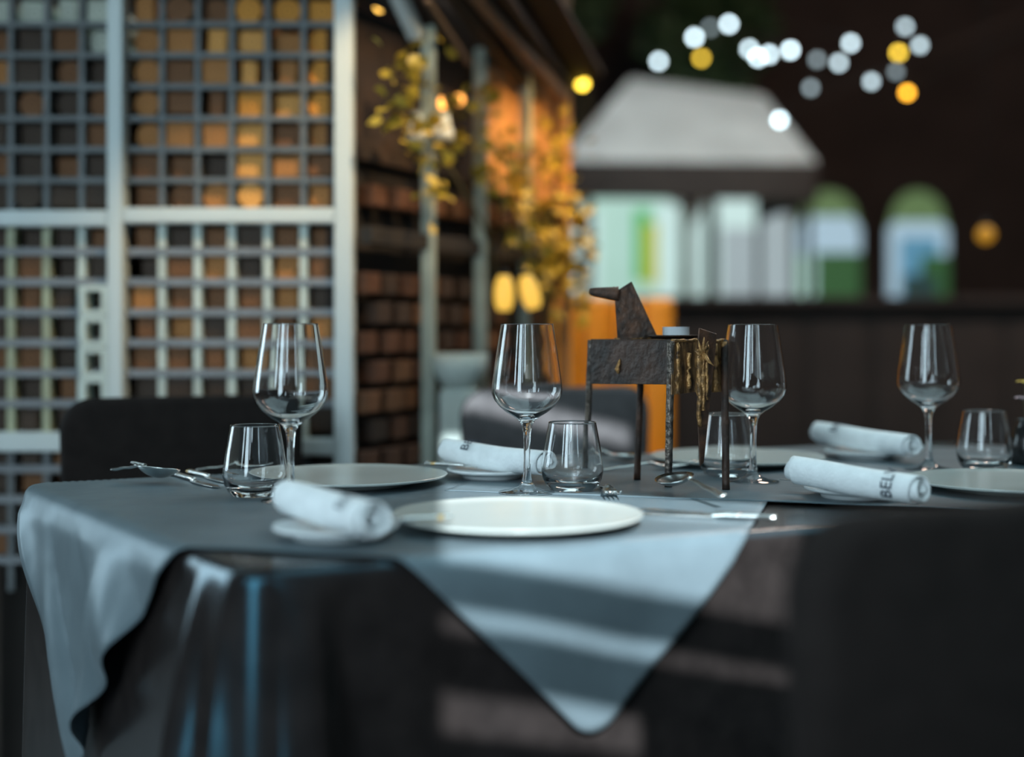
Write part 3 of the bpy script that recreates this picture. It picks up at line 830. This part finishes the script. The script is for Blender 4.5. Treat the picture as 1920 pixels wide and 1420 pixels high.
# ------------------------------------------------------------------ receding block wall beside the screen
W0 = Vector((P(668, 0, 2.66).x, 2.66)); WD = Vector((0.43, 0.90)).normalized(); WN = Vector((WD.y, -WD.x))   # WN points to the viewer's side
def build_block_wall():
    t = struct(thing('wall_block', '', '', (W0.x, W0.y, 0)))
    for k_ in ('label', 'category'): del t[k_]
    t.rotation_euler = (0, 0, math.atan2(WD.y, WD.x))         # local x along the wall, local -y towards the viewer
    L, H = 0.99, 1.62
    box('core', (L / 2, 0.05, H / 2), (L, 0.04, H), M['back'], t)
    bl, rowh = 0.082, 0.060
    meshes = []
    for m in M['brick']:
        bm = bmesh.new(); add_box(bm, (0, 0, 0), (bl - 0.022, 0.05, rowh - 0.016), 0.003, 1)
        bmesh.ops.recalc_face_normals(bm, faces=bm.faces)
        me = bpy.data.meshes.new('block'); bm.to_mesh(me); bm.free(); me.materials.append(m); meshes.append(me)
    r = 0
    z = 0.58
    while z < 1.30:
        x = 0.03 + (bl / 2 if r % 2 else 0)
        while x < L - 0.03:
            if abs(z - 1.155) > 0.035:
                o = bpy.data.objects.new('block', random.choice(meshes)); C.objects.link(o); o.parent = t
                o.location = (x + 0.01, 0.012 + random.uniform(-0.006, 0.006), z)
            x += bl
        z += rowh; r += 1
    box('plaster_band', (L * 0.78, 0.02, 1.45), (L * 0.44, 0.03, 0.30), M['peach'], t, 0.003)
    box('plaster_band', (L * 0.27, 0.022, 1.45), (L * 0.52, 0.03, 0.28), M['brick'][2], t, 0.003)
    for k in range(1, 5): box('mullion', (0.246 * k - 0.004, -0.03, H / 2), (0.016 if k < 4 else 0.03, 0.03, H), M['mull'] if k < 4 else M['peach'], t, 0.003)
    box('rail', (L / 2, -0.02, 1.155), (L, 0.03, 0.035), M['dark'], t, 0.003)
    return t
build_block_wall()

def wall_pt(s, out, z): p = W0 + WD * s + WN * out; return Vector((p.x, p.y, z))
rf = thing('eave_roof', 'dark sloping eave with bare beams above the block wall', 'roof', wall_pt(0.4, 0, 1.62))
o3 = Vector(rf.location)
prism('roof_board', [wall_pt(-0.45, 0.0, 1.66) - o3, wall_pt(1.05, -0.02, 1.585) - o3, wall_pt(1.05, 0.02, 1.9) - o3, wall_pt(-0.45, 0.02, 2.3) - o3], (0.012, -0.006, 0), M['dark'], rf)
prism('roof_board', [wall_pt(-0.6, 0.02, 1.80) - o3, wall_pt(1.08, 0.02, 1.63) - o3, wall_pt(1.08, 0.10, 1.66) - o3, wall_pt(-0.6, 0.42, 1.90) - o3], (0, 0, 0.012), M['dark'], rf)
for a, b, wd, m in (((815, -60, 2.7), (1000, 178, 3.4), 0.035, M['dark']), ((868, -40, 2.75), (1052, 180, 3.5), 0.030, M['olivebeam']),
                    ((925, -40, 2.8), (1068, 165, 3.55), 0.022, M['dark']), ((722, -60, 2.72), (782, 68, 2.84), 0.030, M['white']), ((800, 0, 2.7), (880, 120, 3.0), 0.012, M['olivebeam'])):
    beam('beam', P(*a) - o3, P(*b) - o3, wd, wd, m, rf, 0.003)

# warm lamps along the eave
def bulb(name, label, p, r, col, st, group, cord=0.12):
    t = thing(name, label, 'lamp', p, 0, group)
    pr = [(0.0, -r)]
    for k in range(1, 12): a = PI * k / 12; pr.append((r * math.sin(a), -r * math.cos(a)))
    pr.append((r * 0.3, r * 1.02))
    g = lathe('globe', pr, None, t, 16)
    g.data.materials.append(emit(name + '_glow', col, st))
    lathe('socket', [(r * 0.32, r * 0.95), (r * 0.36, r * 1.0), (r * 0.36, r * 1.7), (0.0, r * 1.75)], M['dark'], t, 12)
    tube('cord', [(0, 0, r * 1.7), (0, 0, r * 1.7 + cord)], 0.0015, M['dark'], t, 6)
    return t
AMB = (1.0, 0.55, 0.10); ORG = (1.0, 0.40, 0.08)
bulb('eave_lamp', 'small amber lamp at the very top beside the white post', P(712, 12, 2.9), 0.012, AMB, 4.0, 'warm eave lamps')
bulb('eave_lamp', 'amber lamp just below the white end of the eave beam', P(750, 97, 2.95), 0.013, ORG, 4.0, 'warm eave lamps')
bulb('eave_lamp', 'larger orange lamp under the dark eave', P(822, 195, 3.0), 0.017, ORG, 4.0, 'warm eave lamps', 0.06)
bulb('eave_lamp', 'smaller orange lamp under the dark eave, right of the larger one', P(861, 187, 3.05), 0.012, ORG, 3.5, 'warm eave lamps', 0.06)
light('eave_glow', 'SPOT', wall_pt(0.72, 0.42, 1.62), 20, (1.0, 0.60, 0.2), wall_pt(0.80, 0, 1.28), spot_size=math.radians(75), spot_blend=0.9, shadow_soft_size=0.05)
light('eave_glow', 'SPOT', wall_pt(0.18, 0.40, 1.62), 7, (1.0, 0.58, 0.2), wall_pt(0.2, 0, 1.2), spot_size=math.radians(60), spot_blend=0.9, shadow_soft_size=0.05)
# two glowing lanterns
def lantern(p, label, st, tilt):
    t = thing('hanging_lantern', label, 'lantern', p, 0, 'glowing yellow lanterns')
    t.rotation_euler = (0, tilt, 0)
    pr = [(0.004, -0.042), (0.014, -0.040), (0.021, -0.022), (0.022, 0.0), (0.019, 0.022), (0.012, 0.038), (0.004, 0.041)]
    lathe('shade', pr, emit('lantern_glow', (1.0, 0.58, 0.09), st), t, 20)
    lathe('cap', [(0.0, 0.050), (0.010, 0.048), (0.013, 0.038), (0.004, 0.0375)], M['dark'], t, 16)
    lathe('cap', [(0.0, -0.047), (0.010, -0.045), (0.013, -0.039), (0.004, -0.0385)], M['dark'], t, 16)
    tube('cord', [(0, 0, 0.048), (0, 0, 0.30)], 0.0015, M['dark'], t, 6)
lantern(P(945, 549, 2.95), 'tall yellow lantern hanging above the middle wine glass', 0.85, 0.0)
lantern(P(993, 547, 3.0), 'tilted yellow lantern right of the tall one above the middle wine glass', 0.85, -0.28)
# wall light on the mullion
wl = thing('wall_light', 'small pale double wall light on the first mullion', 'lamp', wall_pt(0.246, 0.05, 1.40))
for dx, rr in ((-0.045, 0.018), (0.01, 0.024)):
    g = lathe('lamp_shade', [(0.004, 0.03), (rr * 0.6, 0.026), (rr, -0.01), (rr * 1.1, -0.026), (rr, -0.026), (rr * 0.9, -0.01), (0.0, 0.024)], M['white'], wl, 18); g.location = (dx, 0, 0)
box('bracket', (-0.015, 0.02, 0.03), (0.08, 0.02, 0.012), M['mull'], wl)

# ------------------------------------------------------------------ climbing plant on the block wall
def leaves(name, pts, size, m, parent, rnd):
    v, f = [], []
    for c in pts:
        R_ = Euler((rnd.uniform(-1, 1), rnd.uniform(-1, 1), rnd.uniform(0, 6.28))).to_matrix()
        s = size * rnd.uniform(0.6, 1.3); b = len(v)
        for q in ((0, 0, 0), (0.45, 0.35, 0.08), (0.35, 0.85, 0.03), (0, 1.25, -0.08), (-0.35, 0.85, 0.03), (-0.45, 0.35, 0.08)):
            v.append(Vector(c) + R_ @ (Vector(q) * s))
        f += [(b, b + 1, b + 2, b + 3), (b, b + 3, b + 4, b + 5)]
    o = obj(name, v, f, m, parent); o['kind'] = 'stuff'; return o
rnd = random.Random(11)
iv = thing('climbing_plant', 'yellow-green climbing plant on the lit block wall', 'plant', wall_pt(0.75, 0.06, 0.60))
o3 = Vector(iv.location); pts = []
for (s0, z0, n, sp) in ((0.80, 1.42, 40, 0.06), (0.9, 1.30, 55, 0.07), (0.70, 1.28, 40, 0.07), (0.94, 1.18, 45, 0.05), (0.60, 1.36, 30, 0.06), (0.82, 1.10, 40, 0.06), (0.40, 1.40, 45, 0.07), (0.05, 1.40, 30, 0.05), (0.10, 1.50, 24, 0.05), (0.5, 1.30, 30, 0.06),
                        (0.20, 1.38, 18, 0.05), (0.17, 1.24, 16, 0.04), (0.72, 1.14, 26, 0.05), (0.98, 1.04, 25, 0.04), (0.62, 1.20, 20, 0.05)):
    for k in range(n): pts.append(wall_pt(s0 + rnd.gauss(0, sp), 0.055 + rnd.uniform(0, 0.05), z0 + rnd.gauss(0, sp * 0.8)) - o3)
leaves('foliage', pts, 0.027, M['leaf'], iv, rnd)
for s0, s1, z1 in ((0.75, 0.90, 1.45), (0.76, 0.62, 1.40), (0.74, 0.18, 1.40), (0.75, 0.97, 1.2)):
    tube('stem', [wall_pt(0.75, 0.055, 0.56) - o3, wall_pt(0.75 + (s1 - s0) * 0.2, 0.055, 0.9) - o3, wall_pt((s0 + s1) / 2, 0.055, 1.2) - o3, wall_pt(s1, 0.055, z1) - o3], 0.004, M['stem'], iv, 6)
box('planter_box', wall_pt(0.75, 0.10, 0.28) - o3, (0.34, 0.14, 0.56), M['dark'], iv, 0.008, Matrix.Rotation(math.atan2(WD.y, WD.x), 3, 'Z'))

# pale stone planter with greenery, beyond the middle chair
pp = thing('stone_planter', 'pale stone planter post left of the middle chair', 'planter', (P(862, 0, 2.88).x, 2.88, 0))
bm = bmesh.new(); add_box(bm, (0, 0, 0.42), (0.085, 0.085, 0.84), 0.01); from_bm('pedestal', bm, M['pot'], pp)
lathe('bowl', [(0.0, 0.84), (0.035, 0.84), (0.058, 0.88), (0.062, 0.915), (0.055, 0.915), (0.0, 0.89)], M['pot'], pp, 24)

# ------------------------------------------------------------------ far side: bench, bar, and reflections built solid (canopy, arched windows, lights)
bb = thing('booth_bench', 'orange leather booth bench with upright channelled back', 'bench', (P(1150, 0, 4.3).x, 4.3, 0))
bx0 = (1035 - 1150) / F * 4.3; bx1 = (1262 - 1150) / F * 4.3; nb = 4
for k in range(nb):
    w_ = (bx1 - bx0) / nb
    box('back_channel', (bx0 + w_ * (k + 0.5), 0, 0.765), (w_ - 0.004, 0.10, 0.61), M['orange'], bb, 0.022, None, 3, True)
box('seat', ((bx0 + bx1) / 2, -0.24, 0.44), (bx1 - bx0, 0.42, 0.12), M['orange'], bb, 0.03, None, 3, True)
box('plinth', ((bx0 + bx1) / 2, -0.2, 0.19), (bx1 - bx0 - 0.02, 0.36, 0.38), M['dark'], bb)
light('bench_spot', 'SPOT', (0.2, 3.0, 2.6), 120, (1.0, 0.62, 0.22), (0.32, 4.3, 0.95), spot_size=math.radians(26), spot_blend=0.8, shadow_soft_size=0.06)

light('bar_fill_light', 'POINT', (3.6, 5.6, 3.7), 150, (1.0, 0.72, 0.58), shadow_soft_size=0.3)  # unseen fill lights, added to lift the dark far side
light('bar_fill_light', 'POINT', (1.6, 5.2, 3.7), 85, (1.0, 0.72, 0.58), shadow_soft_size=0.3)
bc = thing('bar_counter', 'long dark bar counter below the arched windows', 'counter', (P(1480, 0, 7.3).x, 7.3, 0))
x0, x1 = P(1010, 0, 7.3).x - bc.location.x, P(2000, 0, 7.3).x - bc.location.x
box('body', ((x0 + x1) / 2, 0.25, 0.55), (x1 - x0, 0.5, 1.10), M['bartimber'], bc, 0.01)
box('worktop', ((x0 + x1) / 2, 0.22, 1.125), (x1 - x0 + 0.06, 0.6, 0.05), M['bartimber'], bc, 0.01)
nb = 8
for k in range(nb): box('front_panel', (x0 + (x1 - x0) * (k + 0.5) / nb, -0.01, 0.56), ((x1 - x0) / nb - 0.06, 0.02, 0.9), M['bartimber'], bc, 0.005)

def canopy():
    Y0 = 8.4
    t = thing('market_canopy', 'pale grey hipped canvas canopy with dark valance across the room', 'canopy', (P(1290, 0, Y0).x, Y0, 0))
    o3 = Vector(t.location)
    def p(px, py, dy=0.0): q = P(px, py, Y0); return Vector((q.x, q.y + dy, q.z)) - o3
    a, b = p(1052, 302), p(1532, 306); c, d = p(1070, 302, 1.6), p(1510, 306, 1.6)
    r0, r1 = p(1205, 104, 0.8), p(1478, 140, 0.8)
    th = Vector((0, 0, 0.02)); mid = a + (b - a) * 0.46; rm = r0 + (r1 - r0) * 0.25
    prism('canvas_panel', [a, mid, rm, r0], th, M['canvas'], t); prism('canvas_panel', [mid, b, r1, rm], th, M['canvas'], t)
    prism('canvas_panel', [b, d, r1], th, M['canvas'], t); prism('canvas_panel', [d, c, r0, r1], th, M['canvas'], t); prism('canvas_panel', [c, a, r0], th, M['canvas'], t)
    h = 0.235
    for q0, q1 in ((a, b), (b, d), (c, a)):
        dn = Vector((0, 0, -h)); prism('valance', [q0, q1, q1 + dn, q0 + dn], Vector((0.012, 0.012, 0)), M['dark'], t)
    for q0 in (a + Vector((0.04, 0.06, 0)), b + Vector((-0.04, 0.06, 0)), c, d):
        tube('post', [q0, Vector((q0.x, q0.y, 0))], 0.022, M['dark'], t, 10)
canopy()
light('canopy_spot', 'SPOT', (1.2, 6.2, 3.9), 175, (0.80, 0.95, 1.0), (1.15, 8.8, 2.35), spot_size=math.radians(48), spot_blend=0.7, shadow_soft_size=0.1)  # unseen spot, added to brighten the canvas

def arched(px0, px1, py0, py1, spring, panes, frame_m, n_):
    """Lit arched window in the far wall: reveal frame, glowing panes, mullions."""
    Yw = YB - 0.05
    c = P((px0 + px1) / 2, py1, Yw)
    t = struct(thing('window_%d' % n_, '', '', c))
    for k_ in ('label', 'category'): del t[k_]
    W = (px1 - px0) / F * Yw; H = (py1 - py0) / F * Yw; hs = (py1 - spring) / F * Yw
    def outline(g):
        o_ = [(-W / 2 - g, 0 - g)]; o_.append((W / 2 + g, -g)); 
        for k in range(13):
            an = PI * k / 12; o_.append(((W / 2 + g) * math.cos(an), hs + (H - hs + g) * math.sin(an)))
        return o_
    for k, (f0, f1, g0, g1, m) in enumerate(panes):
        # a pane clipped to the arch
        poly = []
        xa, xb = -W / 2 + W * f0, -W / 2 + W * f1
        def top(x): return hs + (H - hs) * math.sqrt(max(0, 1 - (2 * x / W) ** 2))
        za, zb_ = H * g0, H * g1
        for q in range(9):
            x = xb + (xa - xb) * q / 8; poly.append((x, -0.03 - 0.002 * k, min(zb_, top(x))))
        poly += [(xa, -0.03 - 0.002 * k, za), (xb, -0.03 - 0.002 * k, za)]
        prism('pane', poly, (0, 0.0015, 0), m, t)
    o0, o1 = outline(0), outline(0.05)
    v = [(x, -0.045, z) for x, z in o0] + [(x, -0.045, z) for x, z in o1] + [(x, 0.04, z) for x, z in o0] + [(x, 0.04, z) for x, z in o1]
    n = len(o0); f = []
    for k in range(n):
        j = (k + 1) % n
        f += [(k, j, n + j, n + k), (k, 2 * n + k, 2 * n + j, j), (n + k, n + j, 3 * n + j, 3 * n + k)]
    obj('window_frame', v, f, frame_m, t)
    return t
E = {'mint': emit('mint_pane', (0.42, 0.66, 0.58), 0.85), 'pale': emit('pale_pane', (0.50, 0.68, 0.66), 0.98), 'green': emit('green_poster_light', (0.06, 0.50, 0.12), 0.7),
     'yellow': emit('yellow_poster_light', (0.55, 0.58, 0.08), 0.7), 'sky': emit('sky_pane', (0.42, 0.60, 0.72), 0.75), 'blue': emit('blue_pane', (0.10, 0.28, 0.42), 0.8),
     'dkgreen': emit('garden_pane', (0.03, 0.10, 0.035), 0.8), 'olive': emit('fanlight_pane', (0.10, 0.17, 0.07), 0.9), 'grey': emit('grey_pane', (0.38, 0.47, 0.50), 0.75),
     'dim': emit('dim_pane', (0.02, 0.05, 0.05), 0.8)}
arched(1060, 1275, 360, 600, 395, [(0, 1, 0, 1, E['mint']), (0.05, 0.30, 0.1, 0.85, E['pale']), (0.60, 0.74, 0.30, 0.86, E['green']), (0.68, 0.80, 0.28, 0.75, E['yellow']), (0.80, 0.98, 0.05, 0.9, E['pale'])], M['pot'], 1)
arched(1296, 1482, 362, 600, 430, [(0, 1, 0, 1, E['pale']), (0.30, 0.70, 0.15, 0.72, E['grey']), (0.68, 1, 0, 0.9, E['grey'])], M['pot'], 2)
arched(1492, 1612, 358, 600, 430, [(0, 1, 0, 1, E['olive']), (0, 1, 0, 0.80, E['sky']), (0.30, 1, 0.0, 0.52, E['dkgreen']), (0, 0.28, 0.1, 0.5, E['mint'])], M['dark'], 3)
arched(1662, 1776, 358, 600, 432, [(0, 1, 0, 1, E['olive']), (0, 1, 0.1, 0.76, E['sky']), (0.2, 0.85, 0.12, 0.64, E['blue']), (0.55, 1, 0.0, 0.5, E['dkgreen']), (0.25, 0.8, 0.0, 0.35, E['dim'])], M['dark'], 4)

# reflected light spots, built as string lights across the dark garden side
bulbs = [(1092, 157, 1, 1.2, 3.6), (1302, 70, 0, 1.0, 7.0), (1367, 45, 0, 0.95, 7.0), (1315, 109, 1, 0.55, 7.0), (1235, 115, 0, 0.8, 7.0), (1405, 92, 0, 0.8, 7.0), (1421, 108, 0, 1.0, 7.0),
         (1442, 102, 0, 0.9, 7.0), (1482, 94, 0, 1.1, 7.0), (1595, 81, 0, 0.6, 6.4), (1573, 118, 0, 0.45, 6.4), (1697, 50, 0, 0.38, 6.0), (1725, 85, 0, 0.3, 5.6), (1685, 99, 1, 0.9, 6.2),
         (1634, 153, 0, 0.3, 5.6), (1701, 174, 2, 0.8, 5.8), (1462, 225, 0, 1.2, 7.2), (1520, 165, 0, 0.14, 6.0), (1532, 112, 0, 0.12, 6.0), (1680, 135, 0, 0.08, 5.6), (1848, 440, 2, 0.5, 4.6), (1332, 52, 0, 0.12, 7.0)]
BC = [(0.72, 0.92, 1.0), (1.0, 0.66, 0.06), (1.0, 0.45, 0.03)]
words_ = {1: 'amber', 2: 'orange', 0: 'white'}
strings = [('string_light', 'string of mostly white bulbs above the grey canopy', [0 + i for i in (4, 1, 3, 2, 5, 6, 7, 8, 21, 16)]),
           ('string_light', 'string of small white and amber bulbs at the upper right', [9, 10, 18, 17, 14, 19, 11, 12, 13, 15])]
def globe_bulb(t, p, col, st, r):
    pr = [(0.0, -r)]
    for k in range(1, 10): a = PI * k / 10; pr.append((r * math.sin(a), -r * math.cos(a)))
    g = lathe('bulb', pr, None, t, 14); g.location = p; g.data.materials.append(emit('bulb_glow', col, st))
    s = lathe('socket', [(r * 0.4, r * 0.9), (r * 0.42, r * 1.8), (0.0, r * 1.85)], M['dark'], g, 10)
for nm, lab, idx in strings:
    ps = [(P(bulbs[i][0], bulbs[i][1], bulbs[i][4]), bulbs[i]) for i in idx]
    base = ps[0][0].copy(); t = thing(nm, lab, 'string light', base, 0)
    cable = []
    for k, (p, b) in enumerate(ps):
        globe_bulb(t, p - base, BC[b[2]], 11.0 * b[3], 0.016)
        cable.append(p - base + Vector((0, 0, 0.03)))
        if k + 1 < len(ps):
            m_ = (p + ps[k + 1][0]) / 2 - base; cable.append(m_ + Vector((0, 0, 0.03 - 0.02)))
    e0 = Vector((ps[0][0].x - 0.2, YB, 3.9)); e1_ = Vector((XR, ps[-1][0].y - 1, 3.6))
    cable = [e0 - base] + cable + [e1_ - base]
    tube('cable', cable, 0.003, M['dark'], t, 6)
for i, lab in ((0, 'single amber lamp left of the grey canopy'), (20, 'dim orange lamp alone at the right edge')):
    b = bulbs[i]; r = 0.016 if i == 0 else 0.03
    bulb('pendant_lamp', lab, P(b[0], b[1], b[4]), r, BC[b[2]], (5.5 if i == 0 else 0.35), 'single pendant lamps', 1.2 if i == 0 else 2.0)

# dark greenery above the canopy
def tree(label, px, py, Y, sx, sz, n, m, size):
    c = P(px, py, Y); t = thing('garden_tree', label, 'tree', (c.x, Y, 0)); r_ = random.Random(px)
    pts = []
    while len(pts) < n:
        q = Vector((r_.uniform(-1, 1), r_.uniform(-1, 1), r_.uniform(-1, 1)))
        if q.length < 1: pts.append(Vector((q.x * sx, q.y * 0.35, c.z + q.z * sz)))
    leaves('crown', pts, size, m, t, r_)
    tube('trunk', [(0, 0, 0), (0.02, 0.01, c.z * 0.5), (0, 0, c.z + sz * 0.4)], [0.06, 0.05, 0.02], M['stem'], t, 10)
tree('dark green tree rising behind the grey canopy', 1330, 60, 10.6, 0.55, 0.5, 900, M['leafd'], 0.10)
tree('dark green tree left of the canopy near the top', 1095, 10, 10.6, 0.22, 0.25, 320, M['leafd'], 0.10)
